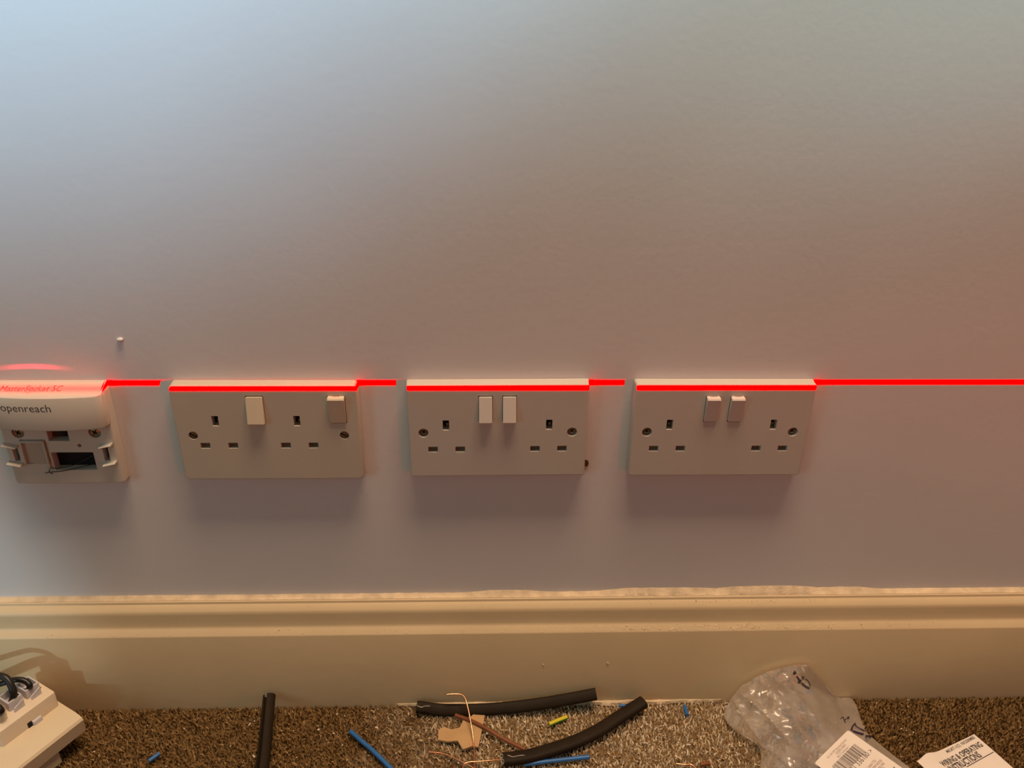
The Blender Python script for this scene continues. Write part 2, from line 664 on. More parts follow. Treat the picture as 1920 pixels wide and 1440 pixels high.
# carpet pile
def make_pile():
    x0, x1, y0, y1 = -0.80, 0.88, -0.62, -0.0195
    sp = 0.00172
    nx, ny = int((x1 - x0) / sp), int((y1 - y0) / sp)
    gx, gy = np.meshgrid(np.arange(nx), np.arange(ny))
    n = nx * ny
    X = x0 + (gx.ravel() + rng.uniform(0, 1, n)) * sp
    Y = y0 + (gy.ravel() + rng.uniform(0, 1, n)) * sp
    Y = np.minimum(Y, -0.0206)
    cl = np.array([noise.noise(Vector((x * 90, y * 90, 0))) for x, y in zip(X[::1], Y[::1])])
    H = 0.0050 + 0.0010 * rng.uniform(-1, 1, n) + 0.0012 * cl
    A = rng.uniform(0, 2 * math.pi, n)
    lean = rng.uniform(0.0, 0.0034, n)
    dx = lean * np.cos(A) + 0.0007 * cl - 0.0005
    dy = lean * np.sin(A) - 0.0006
    wa = rng.uniform(0, math.pi, n)
    w = rng.uniform(0.00045, 0.00095, n)
    wx, wy = np.cos(wa) * w, np.sin(wa) * w
    B = -0.0055
    V = np.zeros((n, 5, 3))
    V[:, 0] = np.stack([X - wx, Y - wy, np.full(n, B)], 1)
    V[:, 1] = np.stack([X + wx, Y + wy, np.full(n, B)], 1)
    mx, my = X + dx * 0.35, Y + dy * 0.35
    V[:, 2] = np.stack([mx + wx, my + wy, B + H * 0.62], 1)
    V[:, 3] = np.stack([mx - wx, my - wy, B + H * 0.62], 1)
    V[:, 4] = np.stack([X + dx, Y + dy, B + H], 1)
    V[:, :, 1] = np.minimum(V[:, :, 1], -0.0201)
    me = bpy.data.meshes.new('carpet_pile')
    me.vertices.add(n * 5)
    me.vertices.foreach_set('co', V.ravel())
    base = (np.arange(n) * 5)[:, None]
    tris = np.concatenate([base + np.array([0, 1, 2]), base + np.array([0, 2, 3]), base + np.array([3, 2, 4])], 1).reshape(-1, 3)
    me.loops.add(tris.size)
    me.loops.foreach_set('vertex_index', tris.ravel().astype(np.int32))
    me.polygons.add(len(tris))
    me.polygons.foreach_set('loop_start', (np.arange(len(tris)) * 3).astype(np.int32))
    me.update(calc_edges=True)
    at = me.attributes.new('tone', 'FLOAT', 'POINT')
    tone = np.clip(0.45 + 0.28 * cl + 0.26 * rng.normal(0, 1, n), 0, 1)
    at.data.foreach_set('value', np.repeat(tone, 5).astype(np.float32))
    return me


pile = obj('carpet_pile', make_pile(), M['carpet'], floor, local=True, label='brown cut carpet pile dusted with plaster below the sockets')
pile['kind'] = 'stuff'


# ------------------------------------------------------------------ double sockets
def screw(root, cx, cz, yf, kind):
    me = [lathe_y(cx, cz, [(0.02, yf + 0.2), (2.6, yf + 0.35), (3.25, yf + 0.9), (3.3, yf + 2.2), (0.02, yf + 2.2)][::-1])]
    m = me[0]
    s = obj('screw', m, M['screw'], root, local=True, label='slotted metal screw' if kind == 'slot' else 'dark cross-head screw')
    if kind == 'slot':
        a = 0.5
        sl = box(-2.8, 2.8, yf + 0.05, yf + 0.5, -0.45, 0.45, 0)
        sl.transform(Matrix.Translation((cx * MM, 0, cz * MM)) @ Matrix.Rotation(a, 4, 'Y'))
        obj('slot', sl, M['dark'], s, local=True)
    else:
        b1 = box(-1.5, 1.5, yf + 0.0, yf + 0.4, -0.4, 0.4, 0)
        b2 = box(-0.4, 0.4, yf + 0.0, yf + 0.4, -1.5, 1.5, 0)
        r = [(2.3, yf + 0.28), (2.3, yf + 0.12), (1.9, yf + 0.10), (1.9, yf + 0.28)]
        b3 = lathe_y(0, 0, [(2.5, yf + 0.35), (2.5, yf + 0.2), (1.95, yf + 0.12), (1.95, yf + 0.35)])
        sl = join([b1, b2])
        sl.transform(Matrix.Translation((cx * MM, 0, cz * MM)) @ Matrix.Rotation(0.6, 4, 'Y'))
        bpy.data.meshes.remove(b3)
        obj('cross_recess', sl, M['dark'], s, local=True)
    return s


def rocker(root, cx, cz, w, h, yf, top_out, m_body, m_ink, rad=0.6):
    hw, hh = w / 2, h / 2
    hi, lo = 4.6, 1.1
    if top_out:
        pr = [(-hh, lo), (hh - 1.0, hi), (hh + 0.3, hi - 0.9)]       # (z, out)
        back = [(hh + 1.0, -2.5), (-hh, -2.5)]
    else:
        pr = [(-hh - 0.2, hi - 0.8), (-hh + 0.7, hi), (hh, lo)]
        back = [(hh, -2.5), (-hh - 1.0, -2.5)]
    poly = pr + back
    n = len(poly)
    b = 0.45
    rings = []
    for x, s in ((-hw, b), (-hw + b, 0), (hw - b, 0), (hw, b)):
        czm = sum(p[0] for p in poly) / n
        com = sum(p[1] for p in poly) / n
        ring = []
        for z, q in poly:
            L_ = math.hypot(z - czm, q - com)
            k = (L_ - s) / L_
            ring.append(((cx + x) * MM, (yf - (com + (q - com) * k)) * MM, (cz + czm + (z - czm) * k) * MM))
        rings.append(ring)
    r = obj('rocker_switch', loft(rings, 'rocker_switch', 20), m_body, root, local=True)
    if top_out and m_ink is not None:
        p0 = Vector(((cx - 2.4) * MM, (yf - 1.2) * MM, (cz + hh + 0.82) * MM))
        p1 = Vector(((cx + 2.4) * MM, (yf - 1.2) * MM, (cz + hh + 0.82) * MM))
        t = text_on('ON', p0, p1, Vector((0, 1, 0.25)), 0.10 * MM, 'on_lettering', ratio=0.85, bold=0.015)
        obj('on_lettering', t, m_ink, r, local=True, label='printed word ON')
    return r


def double_socket(label, x0, z0, rz, w, ht, hb, xa, xb, ze, zl, rk, rkw, rkh, rkz, states, body, rmat, ink, kind, rc, depth=9.5):
    root = thing('double_socket', label, 'power socket', (x0 * MM, 0, z0 * MM), (0, -rz, 0), 'double sockets along the wall')
    yf = -depth
    p = plate(-w, w, -hb, ht, -0.3, yf, rc, 1.1, 3, 0.5)
    cutters = []
    for c in (xa, xb):
        cutters.append(box(c - 2.6, c + 2.6, yf - 2, -1.2, ze - 4.6, ze + 4.6, 0))
        for s in (-11.1, 11.1):
            cutters.append(box(c + s - 3.9, c + s + 3.9, yf - 2, yf + 4.5, zl - 2.6, zl + 2.6, 0))
    for s in (-60.3, 60.3):
        cutters.append(cyl_y(s, 0, 4.1 if kind != 'slot' else 3.7, yf - 2, yf + 4.2 if kind != 'slot' else yf + 2.6))
    for c in rk:
        cutters.append(box(c - rkw / 2 - 0.45, c + rkw / 2 + 0.45, yf - 2, yf + 4, rkz - rkh / 2 - 1.0, rkz + rkh / 2 + 1.0, 0))
    fp = obj('faceplate', cut(p, cutters, 'faceplate', 12), body, root, local=True)
    for c in (xa, xb):
        obj('earth_hole_shade', join([box(c - 2.55, c + 2.55, -2.2, -1.25, ze - 4.55, ze + 4.55, 0)]), M['dark'], fp, local=True)  # near-black sheet put in for the shade deep in the earth hole
        obj('contact_strip', box(c - 0.2, c + 1.9, -4.2, -2.3, ze - 4.5, ze - 0.6, 0.2), M['brass'], fp, local=True)
        for s in (-11.1, 11.1):
            obj('shutter', box(c + s - 3.85, c + s + 3.85, yf + 3.6, yf + 4.45, zl - 2.55, zl + 2.55, 0), M['shutter'], fp, local=True)
    for s in (-60.3, 60.3):
        screw(root, s, 0, yf + (0.3 if kind == 'slot' else 2.0), kind)
    for c, st in zip(rk, states):
        rocker(root, c, rkz, rkw, rkh, yf, st, rmat, ink)
    return root


double_socket('yellowed double socket with spaced rocker switches beside the telephone socket', -173.65, 291.65, -0.001, 73.0, 44.9, 42.0, -40.9, 23.6, 13.3, -9.4,
              (-7.7, 56.4), 13.2, 23.0, 23.6, (False, True), M['ivory'], M['rocker_ivory'], M['red_ink'], 'slot', 3.6)
double_socket('middle white double socket with both rocker switches tipped out at the bottom', 10.68, 293.69, 0.005, 72.3, 43.6, 41.8, -42.0, 41.5, 7.0, -15.6,
              (-9.9, 9.2), 10.6, 22.0, 21.8, (False, False), M['white'], M['rocker'], None, 'cross', 1.4)
double_socket('white double socket nearest the plastic bag, both rockers tipped out at the top', 192.65, 293.59, -0.002, 72.6, 43.7, 42.3, -42.3, 43.1, 6.9, -15.7,
              (-9.7, 10.0), 10.8, 22.0, 21.4, (True, True), M['white'], M['rocker'], M['brown_ink'], 'cross', 1.8)

# ------------------------------------------------------------------ telephone master socket
XC = -340.0
ms = thing('telephone_socket', 'white telephone master socket with lower cover removed and openreach lettering', 'phone socket', (XC * MM, 0, 245 * MM))


def front_d(x):                                   # bowed front of the upper cover, mm from the wall
    u = (x - XC) / 44.0
    return 20.0 - 4.0 * u * u - 1.4 * (max(0.0, abs(u) - 0.86) * 10) ** 2


# back plate with its openings
bp = plate(-384.5, -296.6, 246.5, 333.0, -0.2, -10.0, 2.5, 1.6, 3, 0.6)
cutters = [box(-349.5, -316.0, -14, -1.5, 260.0, 276.8, 0.0),
           box(-348.5, -332.0, -14, -2.0, 287.4, 305, 0),
           box(-308.2, -303.6, -14, -2.0, 268.6, 281.5, 0),
           box(-379.4, -374.8, -14, -2.0, 268.6, 281.5, 0),
           cyl_y(-325.5, 283.0, 1.6, -14, -4),
           cyl_y(-371.0, 295.0, 4.9, -14, -7.0), cyl_y(-311.0, 295.0, 4.9, -14, -7.0),
           box(-371.5, -351.5, -14, -8.6, 266.0, 289.0, 0)]
bpo = obj('back_plate', cut(bp, cutters, 'back_plate', 12), M['phone'], ms)
obj('cavity_shade', box(-349.3, -316.2, -2.6, -1.6, 260.2, 276.6, 0), M['dark'], bpo)  # dark sheets on the opening floors paint the shade inside
obj('cavity_shade', box(-348.3, -332.2, -3.0, -2.05, 287.6, 304.5, 0), M['brown_in'], bpo)
obj('cavity_shade', box(-308.1, -303.7, -3.0, -2.1, 268.7, 281.4, 0), M['dark'], bpo)
obj('cavity_shade', box(-379.3, -374.9, -3.0, -2.1, 268.7, 281.4, 0), M['dark'], bpo)
obj('jack_contact', box(-339.5, -334.5, -8.0, -3.2, 290.5, 304.0, 0.3), M['dark'], bpo)
obj('pilot_hole_shade', cyl_y(-325.5, 283.0, 1.55, -5.0, -4.1), M['dark'], bpo)  # dark disc painting the shade at the bottom of the small hole
for sx in (-371.0, -311.0):
    s = obj('screw', lathe_y(sx, 295.0, [(0.02, -7.1), (4.2, -7.1), (4.2, -8.6), (3.2, -9.4), (0.02, -9.7)]), M['steel'], ms, label='shiny cross-head screw')
    b1 = box(-2.2, 2.2, -9.95, -9.3, -0.5, 0.5, 0)
    b2 = box(-0.5, 0.5, -9.95, -9.3, -2.2, 2.2, 0)
    c = join([b1, b2])
    c.transform(Matrix.Translation((sx * MM, 0, 295 * MM)) @ Matrix.Rotation(0.5, 4, 'Y'))
    obj('cross_recess', c, M['dark'], s)


# retaining clips: two small ledges each side of a slot
def ledge(xm, z, side):
    rings = []
    for x, t in ((xm - 5.2, 0.0), (xm + 5.2, 1.0)):
        tt = t if side > 0 else 1 - t
        zz = z + (tt - 0.5) * 2.4
        rings.append([(x * MM, -9.5 * MM, (zz - 0.9) * MM), (x * MM, -14.5 * MM, (zz - 0.7) * MM), (x * MM, -15.0 * MM, zz * MM), (x * MM, -14.5 * MM, (zz + 0.7) * MM), (x * MM, -9.5 * MM, (zz + 0.9) * MM)])
    return loft(rings, 'clip', 30)


for xm, side in ((-303.6, 1), (-379.0, -1)):
    for z in (284.2, 267.2):
        obj('clip', ledge(xm, z, side), M['phone'], ms)
# terminal flap: thin frame with a raised rim, torn lower edge
fr = [[(x * MM, -(8.5 + k) * MM, z * MM) for x, z in ((-370.5, 267.5), (-366.5, 266.6), (-363.0, 264.6), (-358.5, 264.0), (-353.0, 262.6), (-353.0, 287.6), (-370.5, 287.6))] for k in (0, 1.2)]
flp = obj('terminal_flap', loft(fr, 'terminal_flap', 30), M['phone_in'], ms)
obj('flap_rim', join([box(-371.2, -352.4, -12.0, -9.0, 286.8, 287.9, 0.2), box(-371.4, -370.3, -12.0, -9.0, 267.0, 287.5, 0.2), box(-353.4, -352.3, -12.0, -9.0, 262.5, 287.5, 0.2)]), M['phone'], flp)
# thin dark wires spilling out of the opening
for pts in (((-318, -5, 263), (-330, -9, 262), (-342, -11.5, 260.2), (-352, -11.5, 259.0), (-358, -11.0, 257.8)),
            ((-320, -4, 270), (-332, -6, 264), (-345, -11.0, 262.5), (-354, -11.6, 263.2)),
            ((-352, -11.4, 257.0), (-354, -11.8, 259.6), (-352.5, -11.6, 262.5))):
    obj('wire', sweep(smooth_path([Vector(p) * MM for p in pts]), ring_sec(0.32, n=8), Vector((0, 1, 0))), M['black'], ms)
# upper cover: bowed front, top sloping down away from the wall
nS = 48
xl, xr = -383.6, -296.6


def top_z(d):                                     # top falls away in a soft step towards the front
    t = min(max((d - 2.0) / 16.0, 0.0), 1.0)
    return 337.2 - 6.2 * t * t * (3 - 2 * t)


plan = []
for i in range(nS + 1):
    x = xl + (xr - xl) * (0.5 - 0.5 * math.cos(math.pi * i / nS))
    plan.append((x, front_d(x)))
plan += [(xr, 0.8), (xl, 0.8)]
rings = []
for zf, ins in ((302.6, 1.4), (301.9, 0.7), (302.4, 0.15), (303.2, 0.0)):
    rings.append([((XC + (x - XC) * (1 - ins / 44.0)) * MM, -max(d - ins, 0.3) * MM, (zf + 1.6 * abs((x - XC) / 43.5) ** 8) * MM) for x, d in plan])
for ins, drop in ((0.0, 0.9), (0.3, 0.28), (0.9, 0.0)):
    rings.append([((XC + (x - XC) * (1 - ins / 44.0)) * MM, -max(d - ins, 0.3) * MM, (top_z(max(d - ins, 0.3)) - drop) * MM) for x, d in plan])
for f in (0.92, 0.84, 0.76, 0.68, 0.6, 0.52, 0.44, 0.36, 0.28, 0.2, 0.12, 0.05):
    rings.append([((XC + (x - XC) * (1 - 0.9 / 44.0)) * MM, -(0.3 + (max(d - 0.9, 0.3) - 0.3) * f) * MM, top_z(0.3 + (max(d - 0.9, 0.3) - 0.3) * f) * MM) for x, d in plan])
cover = obj('upper_cover', loft(rings, 'upper_cover', 35), M['phone'], ms)


def wrap(v):
    return Vector((v.x, -(front_d(v.x / MM) + 0.12) * MM, v.z))


t = text_on('openreach', Vector((-0.3735, -0.02, 0.3192)), Vector((-0.3345, -0.02, 0.3192)), Vector((0, 0, 1)), 0, 'lettering', ratio=1.0, fn=wrap, bold=-0.004)
obj('lettering', t, M['ink'], cover, label='dark openreach lettering')
t = text_on('MasterSocket 5C', Vector((-0.3745, -0.0118, 0.3345)), Vector((-0.3270, -0.0118, 0.3345)), Vector((0, 1, 0)), 0, 'lettering', ratio=1.0, shear=0.25,
            fn=lambda v: Vector((v.x, v.y, (top_z(-v.y / MM) + 0.10) * MM)))
obj('lettering', t, M['grey_ink'], cover, label='slanted MasterSocket 5C lettering on top')

# ------------------------------------------------------------------ small blemishes on the wall
nub = bmesh.new()
bmesh.ops.create_icosphere(nub, subdivisions=2, radius=1.0)
for v in nub.verts:
    k = 1 + 0.25 * noise.noise(v.co * 2)
    v.co = Vector((v.co.x * 2.6 * k, v.co.y * 1.5 * k, v.co.z * 1.8 * k)) * MM
me = bpy.data.meshes.new('paint_blob')
nub.to_mesh(me)
nub.free()
me.transform(Matrix.Translation(W(225, 637, 0.6)))
finish(me, 60)
tag(obj('paint_blob', me, M['wall']), 'small dried paint blob on the wall above the telephone socket', 'paint blob')
c = W(1100, 868, 0.2)
ch = loft([[c + Vector((a * MM, y * MM, b * MM)) for a, b in ((-1.8, 3.4), (0.9, 2.6), (1.7, 0.2), (1.2, -2.8), (-0.6, -3.6), (-1.8, -2.0))] for y in (0, -0.5)], 'c', 30)
tag(obj('plaster_chip_hole', ch, M['brown_in']), 'small dark chip in the wall beside the middle socket', 'chip')

# ------------------------------------------------------------------ network module with cables, bottom left
U = Vector((-0.515, -0.857, 0)).normalized()
V = Vector((-0.857, 0.515, 0)).normalized()
A0 = Vector((-0.3815, -0.0475, 0.0))
am = thing('terminal_block', 'cream plastic terminal block with plugged black cables on the carpet at far left', 'terminal block', A0)


def abox(u0, u1, v0, v1, z0, z1, rc=1.5, bev=0.8, taper=0.0, name='m'):
    rings = []
    for z, ins in ((z0, taper), (z0 + 0.2, taper), (z1 - bev, 0), (z1 - bev * 0.3, bev * 0.3), (z1, bev)):
        rings.append([A0 + U * ((a) * MM) + V * (b * MM) + Vector((0, 0, z * MM)) for a, b in rrect(u0 + ins, u1 - ins, v0 + ins, v1 - ins, max(rc - ins, 0.2))])
    return loft(rings, name, 30)


up = obj('upper_housing', abox(0, 52, 0, 33, 34.5, 51.5, 1.8, 0.9), M['adapt'], am)


def prism_uv(sec, u0, u1, name='m', smooth=30):
    """section (v, z) in mm swept along U"""
    return loft([[A0 + U * (u * MM) + V * (v * MM) + Vector((0, 0, z * MM)) for v, z in sec] for u in (u0, u1)], name, smooth)


base_sec = [(48, 18), (48, 35), (-18, 35.0), (-23.5, 34.6), (-27.8, 33.6), (-29.4, 31.4), (-28.0, 17.5), (-25.5, 17.0)]
bs = obj('base_plate', prism_uv(base_sec, -2, 78, 'base_plate'), M['adapt2'], am)
obj('pedestal', abox(22, 76, -24, 44, 0.5, 18.5, 2.0, 0.5), M['adapt2'], am)
obj('release_tab', abox(17, 25, -2.4, 0.3, 34.6, 39.5, 0.5, 0.4), M['plug'], up)
obj('tab_painted_shadow', abox(25.2, 29, -0.6, 0.3, 34.8, 40.5, 0.2, 0.2), M['dark'], up)  # near-black block standing for the shadow beside the release tab
obj('moulded_slot', abox(3.0, 5.2, 14.5, 20.5, 51.2, 51.7, 0.5, 0.1), M['brown_in'], up)
for k, uu in enumerate((11.0, 26.5, 42.0)):
    v0 = 12.5
    shell = [abox(uu - 6.3, uu + 6.3, v0, v0 + 15, 51.0, 61.0, 0.6, 0.5)]
    me = cut(shell[0], [abox(uu - 5.0, uu + 5.0, v0 + 1.3, v0 + 13.7, 54.0, 66.0, 0.3, 0.1)], 'plug')
    pg = obj('plug', me, M['plug'] if k < 2 else M['adapt'], am)
    # side fin
    fin = loft([[A0 + U * ((uu + a) * MM) + V * (b * MM) + Vector((0, 0, z * MM)) for a, z in ((-4.2, 51), (4.6, 51), (4.6, 55.5), (-4.2, 59.0))] for b in (v0 - 4.2, v0 - 3.0)], 'fin', 30)
    obj('latch_fin', fin, M['plug'] if k < 2 else M['adapt'], pg)


def auv(u, v, z):
    return A0 + U * (u * MM) + V * (v * MM) + Vector((0, 0, z * MM))


cb = [
    [auv(11, 19, 55), G(56, 1286, 63), G(50, 1278.5, 66), G(38, 1274.5, 68), G(22, 1275.5, 68), G(5, 1281, 66), G(-20, 1290, 60), G(-70, 1310, 40), G(-120, 1340, 8), G(-180, 1350, 3)],
    [auv(26.5, 19, 55), G(26, 1302, 64), G(22, 1288, 70), G(14, 1274, 75), G(2, 1267.5, 77), G(-22, 1268, 76), G(-80, 1280, 60), G(-140, 1310, 30), G(-200, 1335, 4)],
    [auv(42, 19, 55), G(2, 1334, 64), G(-6, 1325, 68), G(-25, 1318, 66), G(-80, 1330, 40), G(-150, 1360, 4)],
]
for k, pts in enumerate(cb):
    obj('cable', sweep(smooth_path(pts, 10), ring_sec(2.9 if k else 2.5, n=14), Vector((0.2, 0.1, 1))), M['black'], am)

# ------------------------------------------------------------------ offcuts of cable on the carpet
# trough-shaped offcut leaning on the skirting
sec = []
for i in range(13):
    a = math.radians(150 + 318 * i / 12)
    sec.append((5.8 * math.cos(a), 4.6 * math.sin(a)))
for i in range(12, -1, -1):
    a = math.radians(150 + 318 * i / 12)
    sec.append((4.6 * math.cos(a), 3.4 * math.sin(a)))
pth = smooth_path([G(486, 1475, 5.0), G(494, 1420, 6.5), G(500, 1360, 11.0), G(505, 1304, 17.0)])
of = obj('cable_sheath_offcut', sweep(pth, sec, Vector((0.15, -0.5, 1)), name='cable_sheath_offcut'), M['sheath'])
tag(of, 'slit dark grey cable sheath offcut standing against the skirting, left of the others', 'cable offcut', 'dark sheath offcuts')


def flat_cable(pts, rx, rz, label, twist=0.0, up=Vector((0, 0, 1)), n=20, open_end=False):
    path = smooth_path(pts, 14)
    s = []
    for i in range(n):
        a = 2 * math.pi * i / n
        ca, sa = math.cos(a), math.sin(a)
        s.append((rx * math.copysign(abs(ca) ** 0.7, ca), rz * math.copysign(abs(sa) ** 0.7, sa)))
    o = obj('cable_sheath_offcut', sweep(path, s, up, 'cable_sheath_offcut'), M['sheath'])
    tag(o, label, 'cable offcut', 'dark sheath offcuts')
    return o, path


upt = Vector((0, -0.6, 0.8))
c1, p1 = flat_cable([W(781, 1325, 27.5), W(830, 1331, 29), W(890, 1331, 30), W(950, 1327, 30), W(1010, 1320, 29), W(1070, 1310, 28), W(1118, 1301, 27)], 5.6, 3.8,
                    'long dark sheath offcut curving along the foot of the skirting', up=upt)
a_, b_ = p1[0], p1[7]
obj('scraped_edge', sweep(smooth_path([W(782, 1323, 33.6), W(790, 1326, 34.3), W(797, 1324, 34.6), W(806, 1324, 34.6)], 6), ring_sec(0.45, n=6)), M['sheath_cut'], c1)

c2, p2 = flat_cable([G(944, 1424, 5.5), G(985, 1419, 5.5), G(1030, 1407, 5.5), G(1080, 1390, 5.5), G(1125, 1368, 6), G(1165, 1342, 7), G(1207, 1316, 9)], 6.2, 4.0,
                    'dark sheath offcut with two hollow cores, lying out across the carpet')
t0 = (p2[1] - p2[0]).normalized()
sd = t0.cross(Vector((0, 0, 1))).normalized()
for k, s in enumerate((-2.7, 2.7)):
    c = p2[0] + sd * (s * MM)
    c = c - t0 * (0.9 * MM) + Vector((0, 0, 0.8 * MM))
    ax = (-t0 * 0.7 + Vector((0, -0.35, 0.6))).normalized()
    e1 = ax.cross(Vector((0, 0, 1))).normalized()
    e2 = e1.cross(ax)
    rg = []
    for off, rr in ((-3.0, 2.1), (0.5, 2.1), (0.5, 1.3), (-1.6, 1.3)):
        rg.append([c + ax * (off * MM) + e1 * (rr * MM * math.cos(2 * math.pi * i / 16)) + e2 * (rr * MM * math.sin(2 * math.pi * i / 16)) for i in range(16)])
    core = obj('core_end', loft(rg, 'core_end', 40), M['sheath_cut'], c2, label='pale hollow core end')
obj('scraped_edge', sweep(smooth_path([G(952, 1416, 9.6), G(962, 1419, 9.9), G(972, 1417, 9.8), G(984, 1416, 9.6)], 6), ring_sec(0.4, n=6)), M['sheath_cut'], c2)


def wire(name, pts, r, m, label, cat='wire', group='wire scraps on the carpet', n=10, ends=None):
    o = obj(name, sweep(smooth_path(pts, 8), ring_sec(r, n=n), Vector((0.1, 0.2, 1)), name), m)
    tag(o, label, cat, group)
    return o


wire('copper_wire', [G(838, 1302.5, 22), G(850, 1301.5, 22), G(862, 1302, 21.5), G(870, 1306, 21), G(875, 1318, 19), G(881, 1345, 13), G(886, 1375, 7), G(889, 1405, 3), G(890, 1455, 1.5)], 0.75, M['copper'],
     'bare copper wire with a bent top, crossing the cardboard scrap')
wire('copper_wire', [G(805, 1410, 1.6), G(830, 1413, 1.8), G(852, 1421, 1.8), G(872, 1431, 1.8), G(892, 1442, 1.8)], 0.7, M['copper'],
     'short bare copper wire below the cardboard scrap')
wire('copper_wire', [G(941, 1423.5, 4.5), G(920, 1426, 3.0), G(895, 1428, 2.4), G(880, 1429, 2.4), G(870, 1433, 2.0), G(866, 1446, 1.6)], 0.7, M['copper'],
     'bare copper wire poking out of the hollow cable offcut')
wire('copper_wire', [G(1268, 1432, 1.6), G(1284, 1434, 1.8), G(1297, 1434, 1.8), G(1308, 1444, 1.6)], 0.8, M['copper'],
     'short curled copper strand at the picture bottom, left of the bag')
bw = wire('brown_wire', [G(854, 1341, 3.0), G(880, 1350, 4.0), G(910, 1365, 4.2), G(940, 1383, 3.0), G(985, 1406, 2.0)], 1.8, M['brownw'],
          'brown insulated wire resting across the cardboard scrap')
wire('blue_wire', [G(657, 1371, 2.0), G(680, 1391, 2.2), G(705, 1413, 2.2), G(738, 1446, 2.2)], 2.0, M['blue'],
     'longest blue insulated wire, on bare carpet left of the cardboard')
wire('blue_wire', [G(279, 1427, 2.0), G(289, 1420, 2.0), G(299, 1413, 2.0)], 1.9, M['blue'],
     'short blue wire stub near the terminal block')
wire('blue_wire', [G(984, 1433, 1.9), G(1020, 1428.5, 1.9), G(1060, 1424, 1.9), G(1105, 1419, 2.2)], 2.0, M['blue'],
     'straight blue wire beneath the hollow cable offcut')
wire('blue_wire', [G(1160, 1322.5, 1.8), G(1175, 1323.5, 1.8), G(1190, 1324, 1.6)], 1.6, M['blue'],
     'blue wire stub half hidden behind the cable offcut tip')
wire('blue_wire', [G(1284, 1324, 1.8), G(1286, 1332, 1.8), G(1289, 1341, 1.8)], 1.8, M['blue'],
     'short upright blue wire stub between cable offcut and bag')
wire('brown_wire', [G(1313, 1434, 2.0), G(1322, 1432, 2.2), G(1331, 1431, 2.0)], 2.0, M['brownw'],
     'stubby brown wire end at the picture bottom, left of the bag')
# green and yellow stub: yellow body, green stripe as a part
ys = [G(1030, 1358, 2.0), G(1046, 1351, 2.2), G(1063, 1344.5, 2.0)]
yo = wire('earth_wire', ys, 2.0, M['yellow'], 'green and yellow striped wire stub lying between the two dark offcuts')
gs = []
for i in range(9):
    a = math.radians(-115 + 130 * i / 8)
    gs.append((2.12 * math.cos(a), 2.12 * math.sin(a)))
for i in range(8, -1, -1):
    a = math.radians(-115 + 130 * i / 8)
    gs.append((1.7 * math.cos(a), 1.7 * math.sin(a)))
obj('green_stripe', sweep(smooth_path(ys, 8), gs, Vector((0.1, 0.2, 1))), M['green'], yo)

# cardboard scrap: torn T-shaped piece with thickness
out = [(822, 1372), (831, 1366), (848, 1370), (862, 1366), (868, 1354), (880, 1349), (887, 1343), (909, 1344), (906, 1362), (903, 1375), (897, 1404), (885, 1402), (868, 1408), (862, 1398), (858, 1391), (840, 1393), (821, 1390)]
bot = [G(x, y, 0.6) for x, y in out]
top = [p + Vector((0, 0, 2.0 * MM + 0.8 * MM * noise.noise(p * 60))) for p in bot]
cs = obj('cardboard_scrap', loft([bot, top], 'cardboard_scrap', 30), M['card'])
tag(cs, 'torn brown cardboard scrap under the copper wire', 'cardboard')

# pale splinters and larger plaster chips
chips = [
    (468, 1358, 7, 70, 1.1, 'pale splinter left of the upright sheath offcut, close to the skirting'),
    (476, 1418, 8, -45, 1.4, 'pale splinter left of the upright sheath offcut, near the picture bottom'),
    (597, 1368, 4, 20, 1.6, 'plaster chip midway between the upright offcut and the longest blue wire'),
    (642, 1397, 6, 88, 0.7, 'thin upright splinter just left of the longest blue wire'),
    (706, 1364, 6, -25, 1.5, 'plaster chip right of the upper end of the longest blue wire'),
    (913, 1375, 4, 75, 2.0, 'rounded plaster chip right of the cardboard scrap, under the brown wire'),
    (991, 1369, 6, -10, 1.4, 'plaster chip between the brown wire and the green and yellow stub'),
    (1203, 1363, 6, 30, 1.3, 'plaster chip below the tip of the hollow cable offcut'),
    (1210, 1393, 12, -15, 0.9, 'long flat splinter on dusty carpet right of the hollow cable offcut'),
    (1254, 1335, 6, 35, 1.0, 'splinter by the skirting between offcut tip and upright blue stub'),
    (1291, 1396, 9, -5, 1.1, 'level splinter, topmost of the three left of the bag'),
    (1289, 1411, 14, 72, 0.9, 'slender upright splinter, middle of the three left of the bag'),
    (1272, 1420, 15, -42, 0.9, 'slanting splinter, lowest of the three left of the bag'),
    (1690, 1366, 4, 10, 1.0, 'pale chip on bare carpet between the bag and the leaflet')]
for k, (x, y, ln, ang, th, lab) in enumerate(chips):
    c = G(x, y, 1.0)
    e = Vector((math.cos(math.radians(ang)), math.sin(math.radians(ang)), 0.12 * math.sin(k * 1.7)))
    a_, b_ = c - e * (ln * 0.23 * MM), c + e * (ln * 0.23 * MM)
    s_ = [(th * 0.5 * q, th * 0.35 * w) for q, w in ((-1, -0.6), (0.2, -1), (1, -0.2), (0.7, 0.9), (-0.5, 1))]
    me = sweep([a_, a_.lerp(b_, 0.3), a_.lerp(b_, 0.75) + Vector((0, 0, 0.2 * MM)), b_], s_, scale=lambda t: 0.55 + 0.45 * math.sin(math.pi * min(max(t, 0.15), 0.85)), smooth=0)
    o = obj('plaster_splinter', me, M['crumb'])
    tag(o, lab, 'splinter', 'plaster splinters on the carpet')


def dust_place(r):
    if r.random() < 0.55:
        return (float(np.clip(r.normal(0.08, 0.13), -0.4, 0.5)), -0.022 - abs(float(r.normal(0, 0.045))), float(r.uniform(-0.4, 0.6)) * MM)
    return (float(r.uniform(-0.42, 0.62)), float(r.uniform(-0.14, -0.021)), float(r.uniform(-0.4, 0.6)) * MM)


